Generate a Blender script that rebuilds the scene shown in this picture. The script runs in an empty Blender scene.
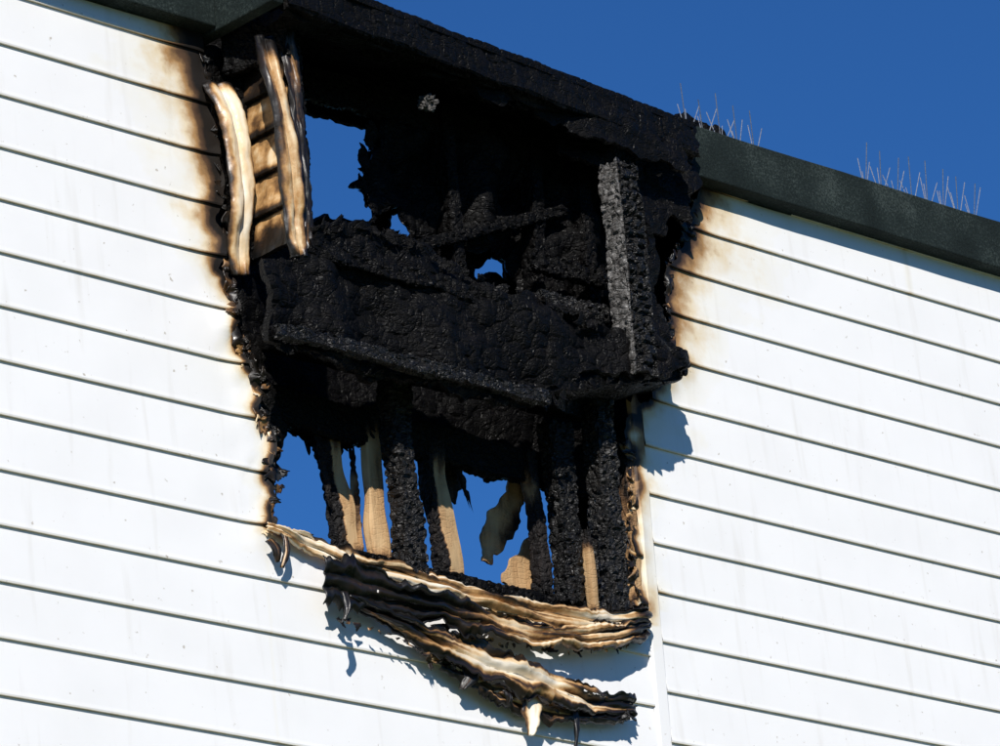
import bpy, math, random
import numpy as np
from mathutils import Vector, Matrix, noise
random.seed(7)
scene=bpy.context.scene

# ------------------------------------------------------------------ camera
F=4470.0
Xc=Vector((4900,-1243,-4470)).normalized()
Zc=Vector((-976,12200,-4470)); Zc=(Zc-Zc.dot(Xc)*Xc).normalized()
Yc=Zc.cross(Xc).normalized()
M=Matrix((Xc,Yc,Zc))            # camera -> world
fwd=M@Vector((0,0,-1))
CAM=Vector((0,0,7.43))-17.0*fwd
cd=bpy.data.cameras.new("camera"); cam=bpy.data.objects.new("camera",cd)
scene.collection.objects.link(cam); scene.camera=cam
cam.matrix_world=Matrix.Translation(CAM)@M.to_4x4()
cd.sensor_width=36; cd.lens=F/1000*36; cd.clip_end=5000; cd.clip_start=0.1

def P(px,py,y=0.0):
    """site survey: point on the vertical plane at depth y"""
    d=M@Vector(((px-500)/F,-(py-373)/F,-1))
    t=(y-CAM.y)/d.y
    return CAM+d*t
def XZ(pts,y=0.0):
    return [(P(a,b,y).x,P(a,b,y).z) for a,b in pts]

# ------------------------------------------------------------------ helpers
def empty(name,parent=None):
    o=bpy.data.objects.new(name,None); scene.collection.objects.link(o)
    if parent: o.parent=parent
    return o
def mesh_obj(name,verts,faces,mat,parent=None,soot=None,smooth=False,thick=0):
    me=bpy.data.meshes.new(name); me.from_pydata([tuple(v) for v in verts],[],faces); me.update()
    if soot is not None:
        a=me.attributes.new("soot",'FLOAT','POINT'); a.data.foreach_set("value",np.array(soot,dtype=np.float32))
    o=bpy.data.objects.new(name,me); scene.collection.objects.link(o)
    me.materials.append(mat)
    if smooth: me.polygons.foreach_set("use_smooth",[True]*len(me.polygons))
    if parent: o.parent=parent
    if thick:
        m=o.modifiers.new("thickness",'SOLIDIFY'); m.thickness=thick; m.offset=0
    return o
def fractal(poly,amp=0.25,minlen=0.02,closed=True,seed=1,cap=.22):
    r=random.Random(seed); pts=[Vector(p) for p in poly]
    while True:
        out=[];ch=False
        n=len(pts)
        for i in range(n if closed else n-1):
            a=pts[i]; b=pts[(i+1)%n]; out.append(a)
            L=(b-a).length
            if L>minlen:
                nrm=Vector((-(b-a).y,(b-a).x))/L*min(L,cap)
                out.append((a+b)/2+nrm*r.uniform(-amp,amp)); ch=True
        if not closed: out.append(pts[-1])
        pts=out
        if not ch: return [(p.x,p.y) for p in pts]
def inside(px,pz,poly):
    res=np.zeros(px.shape,bool); n=len(poly)
    for i in range(n):
        x1,z1=poly[i]; x2,z2=poly[(i+1)%n]
        if z1==z2: continue
        c=((z1>pz)!=(z2>pz))&(px<(x2-x1)*(pz-z1)/(z2-z1)+x1)
        res^=c
    return res
def nearest(px,pz,poly):
    best=np.full(px.shape,1e9); bx=px.copy(); bz=pz.copy(); n=len(poly)
    for i in range(n):
        x1,z1=poly[i]; x2,z2=poly[(i+1)%n]
        dx,dz=x2-x1,z2-z1; L=dx*dx+dz*dz+1e-12
        t=np.clip(((px-x1)*dx+(pz-z1)*dz)/L,0,1)
        qx=x1+t*dx; qz=z1+t*dz; d=np.hypot(px-qx,pz-qz)
        m=d<best; best[m]=d[m]; bx[m]=qx[m]; bz[m]=qz[m]
    return best,bx,bz
def crack(p,cell):
    q=Vector(p)/cell
    q=q+Vector((noise.noise(q*.6),noise.noise(q*.6+Vector((7,0,0))),noise.noise(q*.6+Vector((0,9,0)))))*.35
    d,_=noise.voronoi(q,distance_metric='CHEBYCHEV')
    return min(1.0,(d[1]-d[0])*5.5)
def sheet(name,poly,holes,y,mat,parent,cell=0.014,charcell=0.07,charamp=0.006,low=0.02,soot=1.0,thick=0.02,jag=0.22,seed=1,sootfn=None):
    poly=fractal(poly,jag,0.03,seed=seed); holes=[fractal(h,jag,0.03,seed=seed+5+i) for i,h in enumerate(holes)]
    xs=[p[0] for p in poly]; zs=[p[1] for p in poly]
    gx=np.arange(min(xs)-cell,max(xs)+2*cell,cell); gz=np.arange(min(zs)-cell,max(zs)+2*cell,cell)
    nx,nz=len(gx),len(gz)
    X,Z=np.meshgrid(gx,gz)
    cx=(X[:-1,:-1]+X[1:,1:])/2; cz=(Z[:-1,:-1]+Z[1:,1:])/2
    keep=inside(cx,cz,poly)
    for h in holes: keep&=~inside(cx,cz,h)
    used=np.zeros((nz,nx),int)
    for a in (0,1):
        for b in (0,1): used[a:nz-1+a,b:nx-1+b]+=keep
    bnd=(used>0)&(used<4)
    allp=[poly]+holes
    best=np.full(X.shape,1e9);BX=X.copy();BZ=Z.copy()
    for q in allp:
        d,x2,z2=nearest(X,Z,q); m=d<best; best[m]=d[m];BX[m]=x2[m];BZ[m]=z2[m]
    X2=np.where(bnd&(best<cell*1.2),BX,X); Z2=np.where(bnd&(best<cell*1.2),BZ,Z)
    idx=-np.ones((nz,nx),int); verts=[];st=[]
    for j,i in zip(*np.nonzero(used)):
        idx[j,i]=len(verts)
        x,z=float(X2[j,i]),float(Z2[j,i])
        yy=y(x,z) if callable(y) else y
        n=noise.fractal(Vector((x*3,z*3,seed)),1,2,4)*low
        c=(crack((x*.8,seed,z),charcell)-1)*charamp if charamp else 0
        verts.append((x,yy+n-c,z))
        st.append(sootfn(x,z,float(best[j,i])) if sootfn else soot)
    faces=[(int(idx[j,i]),int(idx[j,i+1]),int(idx[j+1,i+1]),int(idx[j+1,i])) for j,i in zip(*np.nonzero(keep))]
    return mesh_obj(name,verts,faces,mat,parent,st,False,thick)
def beam(name,p0,p1,w,d,mat,parent,u=Vector((1,0,0)),sootfn=None,cell=0.04,amp=0.01,low=0.008,res=0.010,taper=(1,1),ragged=0.03,seed=0,bow=0.0):
    ax=p1-p0; L=ax.length; a=ax.normalized(); v=a.cross(u).normalized(); u=v.cross(a).normalized()
    nu=max(2,int(w/res)); nv=max(2,int(d/res)); nl=max(2,int(L/res))
    ring=[]
    for i in range(nu): ring.append((-1+2*i/nu,-1))
    for i in range(nv): ring.append((1,-1+2*i/nv))
    for i in range(nu): ring.append((1-2*i/nu,1))
    for i in range(nv): ring.append((-1,1-2*i/nv))
    verts=[];st=[];n=len(ring)
    for k in range(nl+1):
        t=k/nl
        s=taper[0]*(1-t)+taper[1]*t
        off=u*(bow*math.sin(t*math.pi)+noise.noise(Vector((t*L*2.5,seed,0)))*low)
        for (cu,cv) in ring:
            rr=0.90 if abs(cu)>.97 and abs(cv)>.97 else 1
            wn_=1+.25*(low/.014)*noise.noise(Vector((t*L*4,seed*2.2,1 if cu>0 else -1)))
            base=p0+a*(L*t)+u*(cu*w/2*s*rr*wn_)+v*(cv*d/2*s*rr)
            out=(u*(cu if abs(cu)>.97 else 0)+v*(cv if abs(cv)>.97 else 0))
            if out.length>0: out.normalize()
            sv=sootfn(t,cu,cv,base) if sootfn else 1.0
            loc=Vector((cu*w/2,cv*d/2+seed*3.1,L*t*1.25))
            dd=(crack(loc,cell)-1)*amp*max(0,min(1,sv*1.5-.4))+noise.noise(base*7+Vector((seed,0,0)))*low
            e=0
            if k in(0,nl): e=noise.noise(Vector((cu*2.3,cv*2.3,seed+k)))*ragged
            verts.append(base+out*dd+a*e+off); st.append(sv)
    faces=[]
    for k in range(nl):
        for i in range(n):
            j=(i+1)%n
            faces.append((k*n+i,k*n+j,(k+1)*n+j,(k+1)*n+i))
    c0=len(verts); verts.append(p0+a*.005); st.append(1); verts.append(p1-a*.005); st.append(1)
    for i in range(n):
        j=(i+1)%n
        faces.append((c0,j,i)); faces.append((c0+1,nl*n+i,nl*n+j))
    return mesh_obj(name,verts,faces,mat,parent,st)
def box(name,a,b,mat,parent,sub=None,rough=0):
    import bmesh
    x0,y0,z0=a;x1,y1,z1=b
    me=bpy.data.meshes.new(name); bm=bmesh.new(); bmesh.ops.create_cube(bm,size=1)
    for v in bm.verts:
        v.co=Vector(((x0+x1)/2+v.co.x*(x1-x0),(y0+y1)/2+v.co.y*(y1-y0),(z0+z1)/2+v.co.z*(z1-z0)))
    if sub:
        n=max(1,int((x1-x0)/sub))
        for k in range(1,n):
            xx=x0+(x1-x0)*k/n
            bmesh.ops.bisect_plane(bm,geom=bm.verts[:]+bm.edges[:]+bm.faces[:],plane_co=(xx,0,0),plane_no=(1,0,0))
        for v in bm.verts:
            v.co.z+=noise.noise(v.co*1.7)*rough; v.co.y+=noise.noise(v.co*2.3+Vector((9,0,0)))*rough
    bm.to_mesh(me); bm.free()
    o=bpy.data.objects.new(name,me); scene.collection.objects.link(o); me.materials.append(mat)
    if parent:o.parent=parent
    bv=o.modifiers.new("bevel",'BEVEL'); bv.width=0.006; bv.segments=2; bv.limit_method='ANGLE'
    return o
def cr(pts,t):
    n=len(pts)-1; s=t*n; i=min(int(s),n-1); f=s-i
    p0=pts[max(i-1,0)];p1=pts[i];p2=pts[i+1];p3=pts[min(i+2,n)]
    return [0.5*((2*b)+(-a+c)*f+(2*a-5*b+4*c-d)*f*f+(-a+3*b-3*c+d)*f**3) for a,b,c,d in zip(p0,p1,p2,p3)]
def ribbon(name,pts,mat,parent,sootfn,folds=3,depth=0.02,seed=0,rag=0.2,thick=0.004,nv=30,wd=Vector((0,0,1)),res=0.012,crinkle=0.01,wander=1.2,tear=0.0):
    """pts: (px,py,depth,width,twist)"""
    W=[]
    for q in pts:
        p=P(q[0],q[1],q[2]); W.append((p.x,p.y,p.z,q[3],q[4] if len(q)>4 else 0))
    L=sum((Vector(W[i][:3])-Vector(W[i+1][:3])).length for i in range(len(W)-1))
    nl=max(8,int(L/res)); verts=[];st=[]
    for k in range(nl+1):
        t=k/nl; c=cr(W,t); c2=cr(W,min(1,t+.01)); c1=cr(W,max(0,t-.01))
        tan=(Vector(c2[:3])-Vector(c1[:3])).normalized()
        nrm=tan.cross(wd).normalized(); wv=nrm.cross(tan).normalized()
        tw=c[4]+.5*noise.noise(Vector((t*L*3,seed,6)))
        R=Matrix.Rotation(tw,3,tan); nn=R@nrm; ww=R@wv
        dm=depth*(.6+.9*abs(noise.noise(Vector((t*L*3,seed,12)))*2))
        for i in range(nv+1):
            v=-1+2*i/nv
            sg=1 if v>0 else -1
            wid=c[3]/2*(1+rag*noise.noise(Vector((t*L*9,seed,sg)))+rag*.6*noise.noise(Vector((t*L*30,seed,sg)))+rag*.35*noise.noise(Vector((t*L*80,seed,sg))))
            ph=(v*.5+.5)*math.pi*folds+wander*(noise.noise(Vector((t*L*2.5,seed,3)))*1.5+noise.noise(Vector((t*L*5,v*1.2,seed)))*.9)
            fo=abs(math.sin(ph))**.7*dm
            cn=noise.noise(Vector((t*L*12,v*2,seed)))*crinkle+noise.noise(Vector((t*L*38,v*6,seed)))*crinkle*.3
            p=Vector(c[:3])+ww*(v*wid)+nn*(fo+cn)
            verts.append(p); st.append(sootfn(t,v,L))
    m=nv+1
    faces=[]
    for k in range(nl):
        for i in range(nv):
            if tear:
                q=noise.noise(Vector((k/nl*L*6,i/nv*5,seed+40)))+.35*noise.noise(Vector((k/nl*L*25,i/nv*14,seed)))
                if q>1-tear and .06<k/nl<.96: continue
            faces.append((k*m+i,k*m+i+1,(k+1)*m+i+1,(k+1)*m+i))
    return mesh_obj(name,verts,faces,mat,parent,st,True,thick)
def flaps(name,path,y,n,size,smin,smax,mat,parent,seed,into,lift=.8):
    """small curled, torn tongues along an edge; into = direction (x) towards the hole"""
    r=random.Random(seed); vs=[];fs=[];st=[]
    pts=[P(a,b,y) for a,b in path]
    L=len(pts)-1
    for k in range(n):
        t=(k+r.random())/n*L; i=min(int(t),L-1); c=pts[i].lerp(pts[i+1],t-i)
        s=size*r.uniform(.4,1.6); w=s*r.uniform(.3,1.3)
        ang=r.uniform(-1.3,.5); d=Vector((into*math.cos(ang),0,math.sin(ang)))
        q=Vector((-d.z,0,d.x)); curl=r.uniform(-2.4,1.6); soot=r.uniform(smin,smax)
        o=len(vs); G=12
        for a in range(G+1):
            u=a/G; th=curl*u; rad=s/(abs(curl)+.3)
            al=rad*math.sin(th)*(1 if curl>0 else -1) if abs(curl)>.3 else s*u
            ou=-rad*(1-math.cos(th))*(1 if curl>0 else .5)
            for b_ in range(G+1):
                v=-1+2*b_/G
                sg=1 if v>0 else -1
                wid=w*(1-.8*u**1.3)*(1+.9*noise.noise(Vector((u*3.5,k*1.7,sg*2)))+.5*noise.noise(Vector((u*11,k,sg))))
                tip=1+.5*noise.noise(Vector((v*2.5,k*3.3,seed)))
                p=c-d*s*.25+d*al*tip+q*(v*wid/2)+Vector((0,1,0))*(ou*lift)
                p+=Vector((noise.noise(p*20),noise.noise(p*20+Vector((5,0,0)))*1.5,noise.noise(p*20+Vector((0,5,0)))))*.016
                vs.append(p); st.append(max(0,min(1,soot+.35*u+.45*noise.noise(p*14))))
        for a in range(G):
            for b_ in range(G):
                fs.append((o+a*(G+1)+b_,o+a*(G+1)+b_+1,o+(a+1)*(G+1)+b_+1,o+(a+1)*(G+1)+b_))
    return mesh_obj(name,vs,fs,mat,parent,st,True,.003)

# ------------------------------------------------------------------ materials
def newmat(name):
    m=bpy.data.materials.new(name); m.use_nodes=True; nt=m.node_tree; b=nt.nodes["Principled BSDF"]
    return m,nt,b
def N(nt,t,**k):
    n=nt.nodes.new(t)
    for a,v in k.items():
        if a in n.inputs: n.inputs[a].default_value=v
        else: setattr(n,a,v)
    return n
def ramp(nt,stops):
    r=nt.nodes.new("ShaderNodeValToRGB"); e=r.color_ramp.elements
    while len(e)>1: e.remove(e[-1])
    e[0].position=stops[0][0]; e[0].color=(*stops[0][1],1)
    for p,c in stops[1:]:
        x=e.new(p); x.color=(*c,1)
    return r
def math_(nt,op,a,b=None,clamp=False):
    n=nt.nodes.new("ShaderNodeMath"); n.operation=op; n.use_clamp=clamp
    for i,v in enumerate((a,b)):
        if v is None: continue
        if isinstance(v,(int,float)): n.inputs[i].default_value=v
        else: nt.links.new(v,n.inputs[i])
    return n.outputs[0]
def soot_material(name,stops,nscale,namp,rough,bumpvor=0.0,bump=0.2,stretch=(1,1,1),spec=0.3,dirt=0.06,patch=None,weather=False):
    m,nt,b=newmat(name); L=nt.links
    tc=N(nt,"ShaderNodeTexCoord"); mp=N(nt,"ShaderNodeMapping"); mp.inputs["Scale"].default_value=stretch
    L.new(tc.outputs["Object"],mp.inputs["Vector"])
    at=N(nt,"ShaderNodeAttribute",attribute_name="soot")
    n1=N(nt,"ShaderNodeTexNoise",Scale=nscale,Detail=8.0,Roughness=0.65); L.new(mp.outputs[0],n1.inputs["Vector"])
    k=math_(nt,'MULTIPLY',math_(nt,'SUBTRACT',n1.outputs["Fac"],0.5),namp)
    gate=math_(nt,'MULTIPLY',at.outputs["Fac"],4.0,True)
    f=math_(nt,'ADD',at.outputs["Fac"],math_(nt,'MULTIPLY',k,gate),True)
    r=ramp(nt,stops); L.new(f,r.inputs[0])
    n2=N(nt,"ShaderNodeTexNoise",Scale=3.0,Detail=6.0); L.new(tc.outputs["Object"],n2.inputs["Vector"])
    mx=N(nt,"ShaderNodeMix",data_type='RGBA',blend_type='MULTIPLY'); mx.inputs[0].default_value=1
    r2=ramp(nt,[(0.3,(1-dirt*2,1-dirt*2,1-dirt*2.1)),(0.6,(1,1,1))]); L.new(n2.outputs["Fac"],r2.inputs[0])
    L.new(r.outputs[0],mx.inputs[6]); L.new(r2.outputs[0],mx.inputs[7])
    col=mx.outputs[2]
    if weather:   # rain streaks and small specks of dirt on the paint
        for scv,sc,lo,hi,c in (((9,9,.7),2.0,.58,.80,(.90,.89,.87)),((1,1,1),38.0,.70,.76,(.62,.58,.52))):
            mq=N(nt,"ShaderNodeMapping"); mq.inputs["Scale"].default_value=scv; L.new(tc.outputs["Object"],mq.inputs["Vector"])
            nn=N(nt,"ShaderNodeTexNoise",Scale=sc,Detail=3.0); L.new(mq.outputs[0],nn.inputs["Vector"])
            rq=ramp(nt,[(lo,(1,1,1)),(hi,c)]); L.new(nn.outputs["Fac"],rq.inputs[0])
            m4=N(nt,"ShaderNodeMix",data_type='RGBA',blend_type='MULTIPLY'); m4.inputs[0].default_value=1
            L.new(col,m4.inputs[6]); L.new(rq.outputs[0],m4.inputs[7]); col=m4.outputs[2]
    if patch:
        n3=N(nt,"ShaderNodeTexNoise",Scale=5.5,Detail=7.0,Roughness=.7); L.new(tc.outputs["Object"],n3.inputs["Vector"])
        rp=ramp(nt,[(.56,(0,0,0)),(.74,(1,1,1))]); L.new(n3.outputs["Fac"],rp.inputs[0])
        m3=N(nt,"ShaderNodeMix",data_type='RGBA'); L.new(rp.outputs[0],m3.inputs[0]); L.new(col,m3.inputs[6]); m3.inputs[7].default_value=(*patch,1)
        col=m3.outputs[2]
    L.new(col,b.inputs["Base Color"])
    b.inputs["Specular IOR Level"].default_value=spec
    if isinstance(rough,tuple):
        rr=N(nt,"ShaderNodeMapRange"); L.new(n1.outputs["Fac"],rr.inputs[0]); rr.inputs[1].default_value=.35; rr.inputs[2].default_value=.65; rr.inputs[3].default_value=rough[0]; rr.inputs[4].default_value=rough[1]
        L.new(rr.outputs[0],b.inputs["Roughness"])
    else: b.inputs["Roughness"].default_value=rough
    h=n1.outputs["Fac"]
    if bumpvor:
        wv=N(nt,"ShaderNodeTexNoise",Scale=12.0,Detail=2.0); L.new(tc.outputs["Object"],wv.inputs["Vector"])
        ad=N(nt,"ShaderNodeVectorMath",operation='MULTIPLY_ADD'); L.new(wv.outputs["Color"],ad.inputs[0]); ad.inputs[1].default_value=(.03,.03,.03); L.new(tc.outputs["Object"],ad.inputs[2])
        mp2=N(nt,"ShaderNodeMapping"); mp2.inputs["Scale"].default_value=(.8,.8,1.7); L.new(ad.outputs[0],mp2.inputs["Vector"])
        hs=None
        for sc,wt in ((bumpvor,1.0),(bumpvor*2.6,.35)):
            vo=N(nt,"ShaderNodeTexVoronoi",feature='DISTANCE_TO_EDGE',Scale=sc); L.new(mp2.outputs[0],vo.inputs["Vector"])
            vv=math_(nt,'MULTIPLY',math_(nt,'MINIMUM',math_(nt,'MULTIPLY',vo.outputs["Distance"],9.0),1.0),wt)
            hs=vv if hs is None else math_(nt,'ADD',hs,vv)
        h=math_(nt,'ADD',math_(nt,'MULTIPLY',hs,at.outputs["Fac"]),math_(nt,'MULTIPLY',n1.outputs["Fac"],0.7))
    bp=N(nt,"ShaderNodeBump",Strength=bump,Distance=0.01); L.new(h,bp.inputs["Height"]); L.new(bp.outputs[0],b.inputs["Normal"])
    return m
SID=soot_material("white_siding_paint",[(0,(.90,.885,.862)),(.13,(.88,.85,.77)),(.30,(.78,.65,.45)),(.46,(.42,.24,.10)),(.60,(.10,.055,.03)),(.8,(.014,.011,.009))],14,.38,.55,bump=.05,dirt=.02,weather=True)
MELT=soot_material("melted_vinyl",[(0,(.86,.77,.62)),(.2,(.78,.58,.34)),(.36,(.50,.28,.11)),(.50,(.16,.08,.03)),(.64,(.022,.014,.009)),(1,(.005,.0045,.004))],20,.6,(.25,.55),bump=.25,spec=.5)
WOOD=soot_material("scorched_wood",[(0,(.62,.42,.22)),(.3,(.46,.27,.125)),(.5,(.15,.08,.038)),(.68,(.018,.013,.011)),(1,(.006,.005,.005))],18,.6,.65,bumpvor=26,bump=.6,stretch=(2.5,2.5,.3),spec=.3,dirt=.12)
CHAR=soot_material("charred_timber",[(0,(.30,.2,.12)),(.4,(.06,.04,.03)),(.7,(.006,.005,.0045)),(1,(.0028,.0025,.0025))],30,.3,(.3,.7),bumpvor=30,bump=.5,spec=.15,patch=(.007,.0055,.005))
ASH=soot_material("ashy_char",[(0,(.45,.43,.4)),(.35,(.26,.25,.24)),(.6,(.07,.065,.06)),(.85,(.010,.009,.009)),(1,(.004,.004,.004))],45,1.1,(.28,.6),bumpvor=24,bump=.8,spec=.4,patch=(.02,.017,.015))
def felt(name,c1,c2,c3):
    m,nt,b=newmat(name); L=nt.links; tc=N(nt,"ShaderNodeTexCoord")
    n=N(nt,"ShaderNodeTexNoise",Scale=90.0,Detail=6.0,Roughness=.75); L.new(tc.outputs["Object"],n.inputs["Vector"])
    n2=N(nt,"ShaderNodeTexNoise",Scale=4.0,Detail=8.0); L.new(tc.outputs["Object"],n2.inputs["Vector"])
    s=math_(nt,'ADD',math_(nt,'MULTIPLY',n.outputs["Fac"],.6),math_(nt,'MULTIPLY',n2.outputs["Fac"],.4))
    r=ramp(nt,[(.38,c1),(.52,c2),(.68,c3)]); L.new(s,r.inputs[0]); L.new(r.outputs[0],b.inputs["Base Color"])
    b.inputs["Roughness"].default_value=.85; b.inputs["Specular IOR Level"].default_value=.2
    bp=N(nt,"ShaderNodeBump",Strength=.8,Distance=.008); L.new(n.outputs["Fac"],bp.inputs["Height"]); L.new(bp.outputs[0],b.inputs["Normal"])
    return m
FELT=felt("green_felt_coping",(.005,.009,.008),(.014,.022,.020),(.075,.095,.085))
GRND=felt("grass_ground",(.02,.035,.01),(.05,.08,.025),(.09,.12,.05))
DECK=felt("roof_felt",(.02,.02,.02),(.05,.05,.05),(.1,.1,.1))
m,nt,b=newmat("galvanised_wire"); b.inputs["Metallic"].default_value=.3; b.inputs["Roughness"].default_value=.35
WIRE=m
wn=N(nt,"ShaderNodeTexNoise",Scale=50.0); wr=ramp(nt,[(.3,(.15,.16,.18)),(.7,(.42,.44,.48))]); nt.links.new(wn.outputs["Fac"],wr.inputs[0]); nt.links.new(wr.outputs[0],b.inputs["Base Color"])

# ------------------------------------------------------------------ building
BLD=empty("white_clapboard_building")
hole_px=[(196,-50),(196,20),(203,60),(211,95),(217,150),(222,200),(223,250),(228,290),(232,330),(241,355),(254,380),(252,410),(268,430),(272,455),(266,480),(274,505),(266,525),(285,535),(330,552),(430,590),(540,612),(628,622),(640,605),(632,560),(628,520),(631,470),(624,440),(640,405),(655,385),(674,360),(668,320),(666,290),(670,262),(688,232),(694,200),(700,160),(700,40),(450,-40)]
HOLE=fractal(XZ(hole_px),.25,.03,seed=3)
XL,XR=-9.0,11.0
zcb=P(1000,268,-.085).z; zct=P(1000,222,-.085).z
seam=P(662,650).x
EXP=0.2; LIP=0.0095
stainx=P(905,270).x; stz0=P(905,298).z; stz1=P(905,240).z; jx=P(268,600).x
def siding(name,x0,x1,zanchor):
    hx=[p[0] for p in HOLE]
    a,bb=max(x0,min(hx)-.35),min(x1,max(hx)+.45)
    xs=[]
    def seg(s,e,st):
        n=max(1,int(round((e-s)/st))); return list(np.linspace(s,e,n+1))
    vx0,vx1=-3.2,3.4
    parts=[]
    if x0<vx0: parts.append((x0,vx0,.5)); s=vx0
    else: s=x0
    if a>s: parts.append((s,a,.05))
    parts.append((a,bb,.0125))
    e=min(vx1,x1)
    if e>bb: parts.append((bb,e,.03))
    if x1>vx1: parts.append((vx1,x1,.5))
    for p in parts:
        q=seg(*p); xs+= q if not xs else q[1:]
    xs=np.array(xs)
    rows=[]
    z0=zanchor-math.ceil(zanchor/EXP)*EXP
    zvis=P(0,760).z-.8
    c=0
    while z0<zcb+.1:
        nr=14 if z0+EXP>zvis else 1
        top=min(z0+EXP,zcb+.12)
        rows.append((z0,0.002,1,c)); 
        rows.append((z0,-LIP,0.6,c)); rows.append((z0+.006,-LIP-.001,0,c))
        for j in range(1,nr+1):
            t=j/nr; rows.append((z0+.006+(top-z0-.006)*t,-LIP*(1-t)+0.002*t,0,c))
        z0+=EXP; c+=1
    R=np.array(rows); nz=len(rows); nx=len(xs)
    X,Z=np.meshgrid(xs,R[:,0]); Y=np.repeat(R[:,1][:,None],nx,1).copy(); LF=np.repeat(R[:,2][:,None],nx,1)
    cx=(X[:-1,:-1]+X[1:,1:])/2; cz=(Z[:-1,:-1]+Z[1:,1:])/2
    keep=~inside(cx,cz,HOLE)
    used=np.zeros((nz,nx),int)
    for u in (0,1):
        for v in (0,1): used[u:nz-1+u,v:nx-1+v]+=keep
    d,bx,bz=nearest(X,Z,HOLE)
    ins=inside(X,Z,HOLE)
    edge=(used>0)&(used<4)&(d<.015)
    X2=np.where(edge,bx,X); Z2=np.where(edge,bz,Z); d=np.where(edge|ins,0,d)
    zt=P(200,40).z; zb_=P(300,550).z
    verts=[];st=[];idx=-np.ones((nz,nx),int)
    midx=P(450,300).x
    for j,i in zip(*np.nonzero(used)):
        idx[j,i]=len(verts); x=float(X2[j,i]);z=float(Z2[j,i]);dd=float(d[j,i]);y=float(Y[j,i])
        h=(z-zb_)/(zt-zb_)
        if x<midx: w=.07+.22*max(0,min(1,(h-.42)*2.2)); hard=.95+.45*max(0,min(1,(h-.4)*2))
        else: w=.12+.26*max(0,min(1,(h-.45)*2.6)); hard=.78
        if h<.03: w=.08; hard=.6
        s=0
        if dd<1:
            nn=noise.fractal(Vector((x*5,z*7,x0)),1,2,4)*.5
            bd=noise.noise(Vector((x*1.5,float(R[j,3])*5.1,9)))*.35
            s=hard*math.exp(-dd/(w*.42)*max(.3,1+.9*nn+bd))
            if dd<.03: s+=.25*(1-dd/.03)
            y-= (.004+.03*max(0,noise.noise(Vector((x*9,z*9,2)))+.2))*math.exp(-dd/.05)
            y+= noise.noise(Vector((x*5,z*7,5)))*.010*math.exp(-dd/.15)
            if s<.04: s=0
        if abs(x-stainx)<.02 and stz0<z<stz1: s+=.16*max(0,1-abs(x-stainx)/.02)
        if h<0 and abs(x-jx)<.009: s+=.07
        y+=noise.noise(Vector((x*.9,z*1.5,8)))*.0025
        z+=noise.noise(Vector((x*.7,float(R[j,3])*7.3,1)))*.0022
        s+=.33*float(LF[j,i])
        verts.append((x,y,z)); st.append(min(1,s))
    faces=[(int(idx[j,i]),int(idx[j,i+1]),int(idx[j+1,i+1]),int(idx[j+1,i])) for j,i in zip(*np.nonzero(keep))]
    return mesh_obj(name,verts,faces,SID,BLD,st,False,0.002)
siding("siding_courses",XL,seam-.075,P(0,360).z)
siding("siding_courses_right",seam,XR,P(1000,490).z)
tz=P(640,402).z
def trim():
    verts=[];st=[];faces=[]
    nx=6; zs=np.concatenate([[0],np.arange(P(650,780).z,tz,.012)])
    for k,z in enumerate(zs):
        for i in range(nx+1):
            x=seam-.075+.08*i/nx
            y=-.012 if 0<i<nx else -.001
            dd=float(nearest(np.array([x]),np.array([z]),HOLE)[0][0])
            ni=noise.noise(Vector((x*12,z*5,1)))
            s=.80*math.exp(-dd/.06*(1+ni)) if z>P(640,625).z else .3*math.exp(-dd/.08)
            if z>tz-.15: s+=.6*(z-tz+.15)/.15
            if float(inside(np.array([x]),np.array([z]),HOLE)[0]): s=.6+ni*.5; 
            y-=.03*max(0,ni)*math.exp(-dd/.04) if z>P(640,625).z else 0
            verts.append((x,y,float(z)+(noise.noise(Vector((x*30,0,0)))*.08 if k==len(zs)-1 else 0))); st.append(max(0,min(1,s)) if s>.05 else 0)
    for k in range(len(zs)-1):
        for i in range(nx): faces.append((k*(nx+1)+i,k*(nx+1)+i+1,(k+1)*(nx+1)+i+1,(k+1)*(nx+1)+i))
    mesh_obj("corner_trim",verts,faces,SID,BLD,st,False,.003)
trim()
# coping
xcl=P(215,20,-.085).x; xcr=P(692,160,-.085).x
box("coping_left",(XL,-.088,zcb),(xcl,.33,zct),FELT,BLD,.15,.006)
box("coping_right",(xcr,-.088,zcb),(XR,.33,zct),FELT,BLD,.15,.006)
box("canopy_return",(xcl+.002,-.40,zcb-.01),(xcl+.06,.33,zct+.012),FELT,BLD)
hb=P(300,560).z; deck=hb-.45
xa,xb=P(120,300,.2).x,P(735,300,.2).x
box("wall_core_left",(XL,.03,0),(xa,.28,zcb),DECK,BLD)
box("wall_core_right",(xb,.03,0),(XR,.28,zcb),DECK,BLD)
box("wall_core_low",(xa,.03,0),(xb,.28,hb-.08),DECK,BLD)
box("roof_deck",(XL,.28,deck-.3),(XR,9,deck),DECK,BLD)
box("rear_wall",(XL,8.8,0),(XR,9.0,deck-.3),DECK,BLD)
box("side_wall",(XL-.2,.03,0),(XL,9,deck+.3),DECK,BLD)
box("side_wall_far",(XR,.03,0),(XR+.2,9,deck+.3),DECK,BLD)

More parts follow.
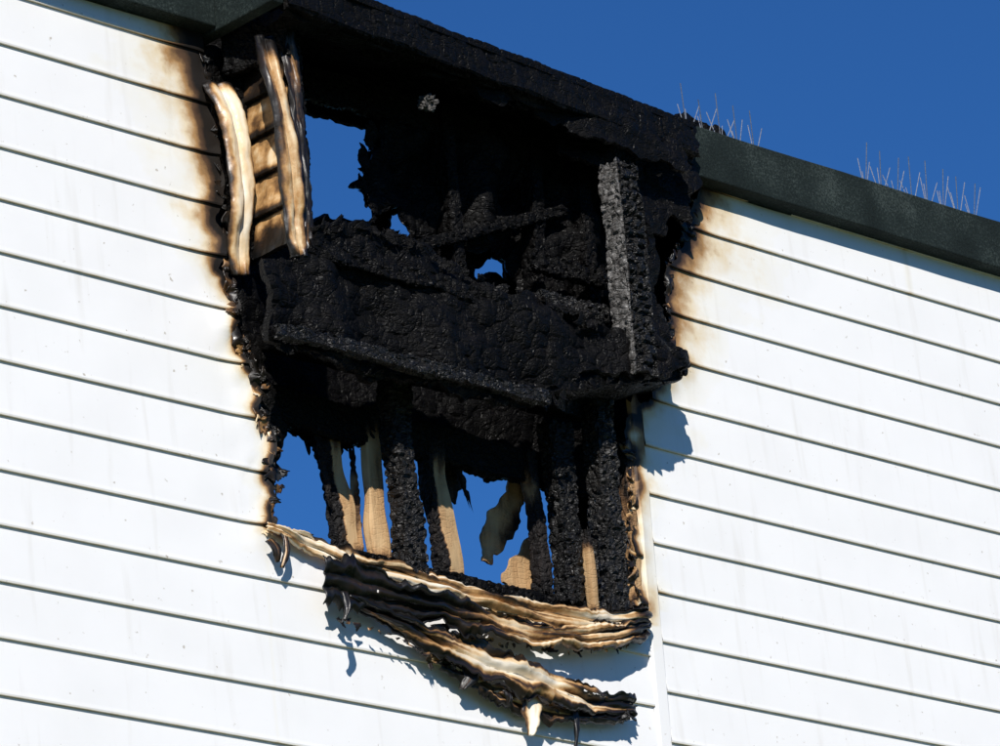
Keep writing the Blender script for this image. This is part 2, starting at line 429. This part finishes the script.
# ------------------------------------------------------------------ burnt bay + framing
FR=empty("charred_wall_framing"); BAY=empty("burnt_window_bay"); 
yF=-.25
outer=[(140,-60),(700,120),(738,155),(738,430),(700,640),(560,640),(556,500),(548,455),(530,462),(515,452),(497,470),(480,456),(462,458),(440,446),(415,448),(395,440),(370,446),(345,448),(325,434),(305,428),(290,427),(275,440),(140,440)]
H1=[(296,108),(320,118),(345,124),(372,133),(374,150),(362,165),(356,190),(372,205),(370,228),(345,220),(325,214),(312,226),(292,222)]
H2=[(392,214),(404,209),(412,222),(415,240),(402,238),(390,232)]
H3=[(470,270),(482,261),(504,263),(514,294),(502,280),(490,274),(476,283)]
sheet("rear_sheathing",XZ(outer,.25),[XZ(h,.25) for h in (H1,H2,H3)],.25,CHAR,FR,cell=.014,charcell=.08,charamp=.008,low=.04)
lin=[(372,90),(600,150),(640,300),(524,306),(514,256),(464,254),(452,280),(430,262),(414,238),(400,205),(378,215),(370,190),(360,182),(372,160),(378,130)]
sheet("burnt_lining",XZ(lin,.12),[],.12,CHAR,FR,charcell=.08,charamp=.008,low=.12,seed=4,jag=.2)
def B(name,a,b,y,w,d,sf=None,mat=CHAR,par=FR,seed=0,y2=None,**k):
    return beam(name,P(a[0],a[1],y),P(b[0],b[1],y if y2 is None else y2),w,d,mat,par,sootfn=sf,seed=seed,**k)
UZ=Vector((0,0,1))
B("header_joist",(240,398),(660,500),.1,.15,.06,seed=1,u=UZ,amp=.008)
B("upper_joist",(300,80),(690,190),.1,.14,.06,seed=2,u=UZ)
B("inner_stud_1",(440,110),(455,270),.08,.06,.09,seed=3)
B("inner_stud_2",(530,140),(536,330),.08,.06,.09,seed=4)
B("inner_stud_3",(575,150),(590,330),.05,.07,.09,seed=5)
B("fallen_brace",(400,250),(560,212),.05,.05,.07,seed=6,u=UZ)
B("inner_rail",(520,335),(618,352),-.12,.13,.05,seed=8,u=UZ,mat=ASH,sf=lambda t,cu,cv,p:.93,cell=.05,amp=.014)
B("inner_rail_2",(540,300),(612,316),-.1,.08,.05,seed=9,u=UZ,mat=ASH,sf=lambda t,cu,cv,p:.93,amp=.014,cell=.05)
B("inner_rail_3",(530,262),(606,280),-.04,.08,.05,seed=39,u=UZ,amp=.014)
B("sill_plate",(280,552),(655,640),.08,.12,.12,seed=10,u=UZ)
beam("canopy_front",P(284,-10,-.38),P(692,142,-.13),.15,.07,CHAR,BAY,u=UZ,amp=.005,cell=.09,seed=11,low=.010)
beam("canopy_lip",P(290,-26,-.41),P(692,126,-.15),.035,.03,CHAR,BAY,u=UZ,amp=.004,cell=.05,seed=12,low=.006)
def slab(name,c,mat,par,n=60,thick=.05,low=.02,seed=0):
    vs=[];st=[]
    for j in range(n+1):
        for i in range(n+1):
            s,t=i/n,j/n
            p=c[0].lerp(c[1],t).lerp(c[3].lerp(c[2],t),s)
            p=p+Vector((0,0,noise.noise(p*6+Vector((seed,0,0)))*low+(crack(p,.08)-1)*-.005)); vs.append(p); st.append(1)
    fs=[(j*(n+1)+i,j*(n+1)+i+1,(j+1)*(n+1)+i+1,(j+1)*(n+1)+i) for j in range(n) for i in range(n)]
    return mesh_obj(name,vs,fs,mat,par,st,False,thick)
slab("canopy_soffit",[P(222,28,.1),P(286,6,-.37),P(692,156,-.13),P(700,178,.1)],CHAR,BAY,low=.04)
slab("canopy_top",[P(222,-20,.25),P(286,-28,-.37),P(688,128,-.13),P(696,134,.25)],CHAR,BAY,thick=.03)
sheet("soffit_hanging_board",XZ([(300,0),(400,36),(500,70),(600,108),(680,140),(690,168),(650,160),(610,144),(580,138),(540,116),(500,108),(470,92),(440,80),(400,62),(360,48),(330,38),(300,30)],-.20),[],-.20,CHAR,BAY,seed=18,low=.04,jag=.25,charamp=.004)
sheet("canopy_hanging_felt",XZ([(560,96),(696,160),(694,192),(690,226),(672,214),(668,236),(650,236),(640,200),(612,176),(560,150)],-.1),[],-.1,CHAR,BAY,seed=8,low=.05)
ap=[(258,262),(300,256),(312,230),(340,222),(372,230),(400,238),(440,252),(476,285),(515,294),(545,300),(560,318),(600,322),(625,332),(650,352),(684,352),(688,368),(664,380),(640,383),(600,374),(548,388),(540,404),(480,396),(420,380),(365,372),(320,354),(300,348),(272,338),(268,300)]
sheet("bay_apron",XZ(ap,yF),[],yF,CHAR,BAY,cell=.011,charcell=.07,charamp=.008,low=.06,thick=.03,seed=9,jag=.16)
slab("bay_floor",[P(250,345,.1),P(300,338,yF+.01),P(545,396,yF+.01),P(600,420,.1)],CHAR,BAY,thick=.05)
slab("bay_floor_right",[P(560,410,.1),P(545,388,yF+.01),P(680,372,yF+.01),P(640,392,.1)],CHAR,BAY,thick=.05,n=30)
B("bay_apron_rail",(276,330),(545,398),yF-.03,.06,.05,par=BAY,seed=13,u=UZ,amp=.010,cell=.06,mat=ASH,sf=lambda t,cu,cv,p:.97)
B("bay_apron_top_rail",(312,250),(560,322),yF-.01,.07,.05,par=BAY,seed=14,u=UZ,amp=.010,low=.02,cell=.05)
bx=P(247,160,0).x
def bay_side():
    verts=[];st=[];faces=[]
    z0=P(250,262,0).z; z1=P(244,40,0).z
    ny=24; rows=[]
    z=z0
    while z<z1:
        rows+= [(z,.0),(z,-.024)]+[(z+.155*j/10,-.024*(1-j/10)) for j in range(1,11)]
        z+=.155
    for (z,dx) in rows:
        for i in range(ny+1):
            y=.02+(yF-.0-.02)*i/ny
            n=noise.fractal(Vector((y*9,z*6,3)),1,2,4)
            s=.38+.34*n+.3*(1-min(1,(.02-y)/.08))
            hh=(z-z0)/(z1-z0)
            s+=.9*max(0,hh-.64)/.3+.7*max(0,.14-hh)/.14
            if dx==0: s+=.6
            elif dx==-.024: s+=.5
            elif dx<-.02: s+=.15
            verts.append((bx+dx+n*.010,y,z+.01*n)); st.append(max(.15,min(1,s)))
    m=ny+1
    for j in range(len(rows)-1):
        for i in range(ny): faces.append((j*m+i,j*m+i+1,(j+1)*m+i+1,(j+1)*m+i))
    mesh_obj("bay_side_boards",verts,faces,MELT,BAY,st,False,.004)
bay_side()
def sf_strip(a,b,seed,lo=.12,top=0):
    def f(t,v,L):
        s=lo+.5*abs(v)**3*a+noise.fractal(Vector((t*2.4,v*1.2,seed)),1,2,4)*.3
        s+=b*max(0,abs(t-.5)*2-.8)*5*.6+max(0,top-t)*3
        return max(0,min(1,s))
    return f
ribbon("bay_outer_trim",[(217,84,-.03,.13,.2),(229,112,-.07,.13,.1),(238,150,-.09,.13,0),(241,195,-.08,.13,-.1),(238,235,-.05,.11,0),(240,276,-.02,.07,.2)],MELT,BAY,sf_strip(1.1,.8,1,.13,.03),folds=2,depth=.022,wd=Vector((1,0,0)),seed=1,rag=.14,wander=.1,crinkle=.008)
ribbon("bay_corner_trim",[(264,38,yF,.08,.3),(272,80,yF-.05,.09,.1),(285,130,yF-.06,.10,0),(292,190,yF-.03,.10,0),(294,230,yF-.01,.09,0),(298,258,yF,.07,0)],MELT,BAY,sf_strip(1.4,1,5,.27,.15),folds=2,depth=.024,wd=Vector((1,0,0)),seed=2,rag=.16,wander=.2,crinkle=.008)
ribbon("bay_corner_flashing",[(286,25,yF,.07,.3),(294,90,yF-.01,.07,.1),(301,150,yF-.01,.06,0),(307,210,yF-.01,.05,0),(310,256,yF,.05,0)],MELT,BAY,sf_strip(.6,1,9,.72),folds=1,depth=.012,wd=Vector((1,0,0)),seed=6,rag=.4,wander=.3)
B("bay_corner_post",(290,15),(306,262),yF+.05,.05,.06,par=BAY,seed=15)
B("bay_post_back",(232,50),(250,262),.0,.05,.07,par=BAY,seed=16)
B("bay_head_blocking",(226,52),(288,34),-.02,.20,.06,par=BAY,seed=36,u=UZ,y2=-.26)
B("bay_right_post",(638,376),(618,168),yF,.13,.12,par=BAY,seed=17,mat=ASH,sf=lambda t,cu,cv,p:(.56 if cu<-.9 else .95),amp=.026,cell=.05)  # left face coloured paler: its sunlit look is put into the soot value
sheet("bay_right_splinters",XZ([(640,225),(652,240),(660,290),(672,326),(689,360),(680,378),(640,386),(632,300)],-.2),[],-.2,CHAR,BAY,seed=12,low=.06,jag=.3)
def lr(split,a,b,k=.4):
    return lambda t,cu,cv,p: max(0,min(1,(a if cu<split else b)+k*noise.fractal(Vector((p.x*12,p.y*10,p.z*4)),1,2,4)+ (0.9*max(0,t-.75)/.25)+.5*max(0,.1-t)/.1))
B("stud_1",(346,552),(322,425),.13,.12,.05,sf=lr(.0,.95,.06,.4),mat=WOOD,seed=21,amp=.012,low=.018)
B("stud_2",(378,562),(367,408),.09,.085,.05,sf=lr(-2,.08,.08,.4),mat=WOOD,seed=22,amp=.008,low=.012,taper=(1,.85))
B("stud_3",(412,575),(392,378),-.03,.10,.09,mat=ASH,sf=lambda t,cu,cv,p:.88,seed=23,amp=.018,low=.018,cell=.05)
B("stud_4",(450,584),(428,440),.1,.125,.06,sf=lr(-.35,.85,.08,.5),mat=WOOD,seed=24,amp=.012,low=.018,taper=(1,.85))
B("stud_5",(544,596),(528,455),.08,.055,.07,sf=lr(-2,.5,.5,.6),mat=WOOD,seed=25,amp=.01,low=.014)
B("stud_6",(572,606),(554,425),.02,.12,.09,mat=ASH,sf=lambda t,cu,cv,p:.95,seed=26,amp=.016,low=.018,cell=.05)
B("stud_7",(613,614),(596,400),-.03,.10,.10,mat=ASH,sf=lambda t,cu,cv,p:.88,seed=27,amp=.018,low=.018,cell=.05)
B("stud_8",(632,610),(622,440),.03,.05,.08,sf=lr(-2,.4,.3,.5),mat=WOOD,seed=28)
B("stud_9",(594,612),(587,535),-.04,.03,.04,sf=lr(-2,.05,.05,.3),mat=WOOD,seed=29,ragged=.1)
B("splinter_1",(330,500),(316,432),.1,.03,.02,sf=lr(-2,.8,.8,.3),mat=WOOD,seed=81,ragged=.12)
B("splinter_2",(360,556),(352,452),.14,.022,.03,sf=lr(-2,.35,.35,.5),mat=WOOD,seed=82,ragged=.12)
B("splinter_3",(468,500),(452,446),.12,.03,.02,sf=lr(-2,.8,.8,.3),mat=WOOD,seed=83,ragged=.12)
tornsf=lambda x,z,d:max(0,min(1,.42-.25*min(1,d/.05)+.7*noise.noise(Vector((x*8,z*8,3)))))
sheet("torn_sheathing_1",XZ([(512,470),(526,474),(524,500),(520,528),(508,545),(495,566),(484,560),(486,530),(500,498),(508,480)],.2),[],.2,WOOD,FR,charamp=.003,low=.05,sootfn=tornsf,seed=31,thick=.01)
sheet("torn_sheathing_2",XZ([(428,440),(462,455),(464,480),(454,505),(446,495),(438,520),(430,490)],.2),[],.2,WOOD,FR,charamp=.003,low=.04,sootfn=lambda x,z,d:.7,seed=32,thick=.01)
sheet("torn_sheathing_3",XZ([(502,582),(516,555),(532,535),(545,560),(545,600)],.18),[],.18,WOOD,FR,charamp=.0,low=.02,soot=.22,seed=33,thick=.012)
sheet("torn_sheathing_4",XZ([(306,425),(345,432),(338,470),(332,450),(322,468),(314,450)],.15),[],.15,CHAR,FR,seed=34,thick=.012)
sheet("torn_sheathing_5",XZ([(478,452),(545,452),(538,470),(520,466),(505,478),(498,468),(488,486),(480,470)],.16),[],.16,WOOD,FR,sootfn=lambda x,z,d:.8,charamp=.004,seed=35,thick=.012)
sheet("torn_sheathing_6",XZ([(334,505),(352,500),(360,520),(352,545),(342,530)],.17),[],.17,WOOD,FR,sootfn=tornsf,charamp=.0,seed=36,thick=.01,cell=.01)
def lump(name,c,r,mat,par,soot=.25,seed=0):
    import bmesh
    bm=bmesh.new(); bmesh.ops.create_icosphere(bm,subdivisions=4,radius=r)
    for v in bm.verts: v.co*=1+.7*noise.noise(v.co/r*1.8+Vector((seed,0,0)))+.4*noise.noise(v.co/r*5)
    vs=[v.co+c for v in bm.verts]; fs=[[v.index for v in f.verts] for f in bm.faces]; bm.free()
    return mesh_obj(name,vs,fs,mat,par,[soot]*len(vs))
lump("ash_clump",P(428,103,-.2),.03,ASH,BAY,.6)
flaps("char_flakes",[(312,228),(345,224),(400,240),(476,280),(545,302),(600,325)],yF-.02,34,.05,.95,1,CHAR,BAY,71,1)
flaps("char_flakes_hole",[(374,130),(364,160),(358,185),(376,205),(372,228),(415,245)],.1,26,.06,.95,1,CHAR,FR,72,-1)
flaps("char_flakes_low",[(280,345),(340,362),(440,386),(540,408),(600,380),(680,374)],yF,30,.05,.95,1,CHAR,BAY,73,1)
flaps("char_flakes_header",[(285,430),(345,445),(415,448),(470,460),(545,458)],.15,40,.07,.7,1,CHAR,FR,74,1)

# ------------------------------------------------------------------ melted siding hanging at the sill
ML=empty("melted_siding")
def streak(base,seed,dark_l=0,dark_r=0,edge=.4,hi=.6):
    def f(t,v,L):
        s=base+hi*noise.noise(Vector((t*L*2.0,v*1.8,seed)))+.5*noise.noise(Vector((t*L*3,v*6,seed+3)))+edge*abs(v)**4
        if dark_l: s+=max(0,1-t/dark_l)*.9
        if dark_r: s+=max(0,1-(1-t)/dark_r)*.9
        return max(0,min(1,s))
    return f
ribbon("strip_top",[(266,526,-.02,.03,0),(300,542,-.03,.06,.2),(350,560,-.04,.06,.5),(420,580,-.05,.08,.2),(480,600,-.06,.07,-.3),(540,614,-.07,.09,-.2),(600,622,-.07,.09,.2),(645,616,-.04,.07,.3)],MELT,ML,streak(.18,11,0,.12),folds=2,depth=.03,seed=11,rag=.5,crinkle=.012)
ribbon("strip_mid",[(322,580,-.08,.18,.1),(370,590,-.08,.16,.3),(430,606,-.08,.12,.3),(490,626,-.08,.13,-.2),(550,638,-.08,.09,-.3),(600,636,-.08,.10,.1),(646,628,-.05,.08,.2)],MELT,ML,streak(.38,12,.55,.12,.3),folds=3,depth=.03,seed=12,rag=.55,crinkle=.012,tear=.42)
ribbon("strip_low",[(345,598,-.06,.05,.2),(395,622,-.07,.07,.4),(445,646,-.07,.12,.2),(500,670,-.075,.16,-.2),(550,688,-.075,.13,-.3),(590,702,-.07,.11,.2),(632,708,-.05,.09,.3)],MELT,ML,streak(.18,13,.5,.32,.6),folds=2,depth=.035,seed=13,rag=.6,crinkle=.014,tear=.38)
ribbon("strip_low_fringe",[(440,664,-.04,.05,0),(480,686,-.05,.07,0),(520,704,-.05,.08,0),(570,716,-.05,.06,0),(625,718,-.04,.05,0)],MELT,ML,streak(.6,14,.2,.3,.3),folds=2,depth=.02,seed=14,rag=1.0,tear=.5)
for k,(a,b,yy,w,s) in enumerate([((573,700),(575,752),-.06,.025,.95),((530,694),(530,736),-.07,.07,.12),((344,592),(344,622),-.15,.03,.9),((283,535),(282,568),-.05,.035,.5),((505,690),(508,704),-.07,.04,.8),((268,540),(277,562),-.04,.04,.7),((600,636),(592,650),-.06,.05,.5),((470,660),(462,690),-.06,.06,.9)]):
    ribbon("drip_%d"%(k+1),[(a[0],a[1],yy,w,0),((a[0]+b[0])/2+3,(a[1]+b[1])/2,yy-.01,w*.9,.3),(b[0],b[1],yy,w*.35,.8)],MELT,ML,streak(s,20+k),folds=1,depth=.01,seed=20+k,rag=.8,nv=8,wd=Vector((1,0,0)))
eL=[(222,240),(229,290),(235,335),(246,362),(256,385),(255,412),(271,435),(272,470),(270,500),(268,530)]
flaps("torn_edge_left",eL,-.012,44,.055,.15,.7,MELT,ML,51,1,lift=.5)
sheet("burnt_underlay_left",XZ([(200,50),(240,50),(250,260),(262,350),(272,400),(284,425),(284,445),(279,470),(283,500),(276,522),(268,520),(270,490),(264,470),(262,430),(248,400),(240,360),(226,330),(220,250)],.03),[],.03,CHAR,ML,cell=.01,low=.05,jag=.35,seed=61,thick=.008)
flaps("torn_edge_left_deep",[(240,330),(256,370),(262,410),(276,440),(278,500)],.02,18,.06,.4,1,MELT,ML,52,1,lift=.5)
flaps("torn_edge_right",[(626,440),(631,480),(629,530),(634,570),(640,606)],-.012,26,.05,.1,.6,MELT,ML,53,-1)
flaps("torn_edge_right_top",[(694,195),(688,232),(670,262),(667,300),(672,345)],-.01,24,.06,.4,1,MELT,ML,54,-1,lift=.5)
flaps("torn_edge_left_top",[(204,60),(212,110),(218,160),(223,215),(224,255)],-.01,16,.05,.7,1,MELT,ML,55,1,lift=.5)
flaps("torn_strip_edges",[(330,615),(400,640),(450,668),(520,702),(600,714)],-.06,32,.055,.2,1,MELT,ML,56,.3)
flaps("torn_strip_mid_edges",[(440,630),(500,645),(560,652),(620,646)],-.06,18,.05,.1,.8,MELT,ML,59,.3)
flaps("torn_strip_end",[(626,610),(640,620),(632,634),(622,642)],-.06,12,.06,.4,1,MELT,ML,57,1)
flaps("torn_strip_end_low",[(600,700),(626,704),(622,716)],-.06,10,.06,.7,1,MELT,ML,58,1)

# ------------------------------------------------------------------ bird spikes
def spikes(name,x0,x1,seed):
    r=random.Random(seed); root=empty(name)
    box("base_strip",(x0,.02,zct+.001),(x1,.06,zct+.009),WIRE,root)
    vs=[];fs=[]
    def wire(a,b,rad=.0019):
        ax=(b-a).normalized(); u=ax.cross(Vector((.3,1,.2))).normalized(); v=ax.cross(u); o=len(vs)
        for q in (a,b):
            for i in range(5):
                an=i*2*math.pi/5; vs.append(q+u*math.cos(an)*rad+v*math.sin(an)*rad)
        for i in range(5):
            j=(i+1)%5; fs.append((o+i,o+j,o+5+j,o+5+i))
    x=x0+.02
    while x<x1:
        for tx,ty in ((-.08,-.08),(.05,-.02),(.0,.04),(.09,.09)):
            a=Vector((x,.04,zct+.005)); b=a+Vector((tx+r.uniform(-.03,.03),ty,.185+r.uniform(-.04,.02)))
            wire(a,b)
        x+=.10
    mesh_obj("wires",vs,fs,WIRE,root)
spikes("bird_spikes",P(690,118).x,P(775,148).x,1)
spikes("bird_spikes",P(868,176).x,P(985,210).x,2)

# ------------------------------------------------------------------ ground
mesh_obj("ground",[(-2000,-2000,0),(2000,-2000,0),(2000,2000,0),(-2000,2000,0)],[(0,1,2,3)],GRND)

# ------------------------------------------------------------------ light
sd=Vector((-.19,-.2,.18)).normalized()
el=math.asin(sd.z); az=math.atan2(sd.x,sd.y)
sl=bpy.data.lights.new("sun",'SUN'); so=bpy.data.objects.new("sun",sl); scene.collection.objects.link(so)
sl.energy=5; sl.angle=math.radians(.5); sl.color=(1,.962,.90)
so.rotation_euler=sd.to_track_quat('Z','Y').to_euler(); so.location=(-20,-20,25)
w=bpy.data.worlds.new("World"); scene.world=w; w.use_nodes=True; nt=w.node_tree
bg=nt.nodes["Background"]; sky=nt.nodes.new("ShaderNodeTexSky"); sky.sky_type='NISHITA'; sky.sun_disc=False
sky.sun_elevation=el; sky.sun_rotation=az; sky.dust_density=0; sky.air_density=1.0; sky.ozone_density=5.0; sky.altitude=500
tm=nt.nodes.new("ShaderNodeMix"); tm.data_type='RGBA'; tm.blend_type='MULTIPLY'; tm.inputs[0].default_value=1; tm.inputs[7].default_value=(.26,.60,.98,1)
nt.links.new(sky.outputs[0],tm.inputs[6]); nt.links.new(tm.outputs[2],bg.inputs[0]); bg.inputs[1].default_value=.088
scene.view_settings.view_transform='Standard'; scene.view_settings.look='None'; scene.view_settings.exposure=0
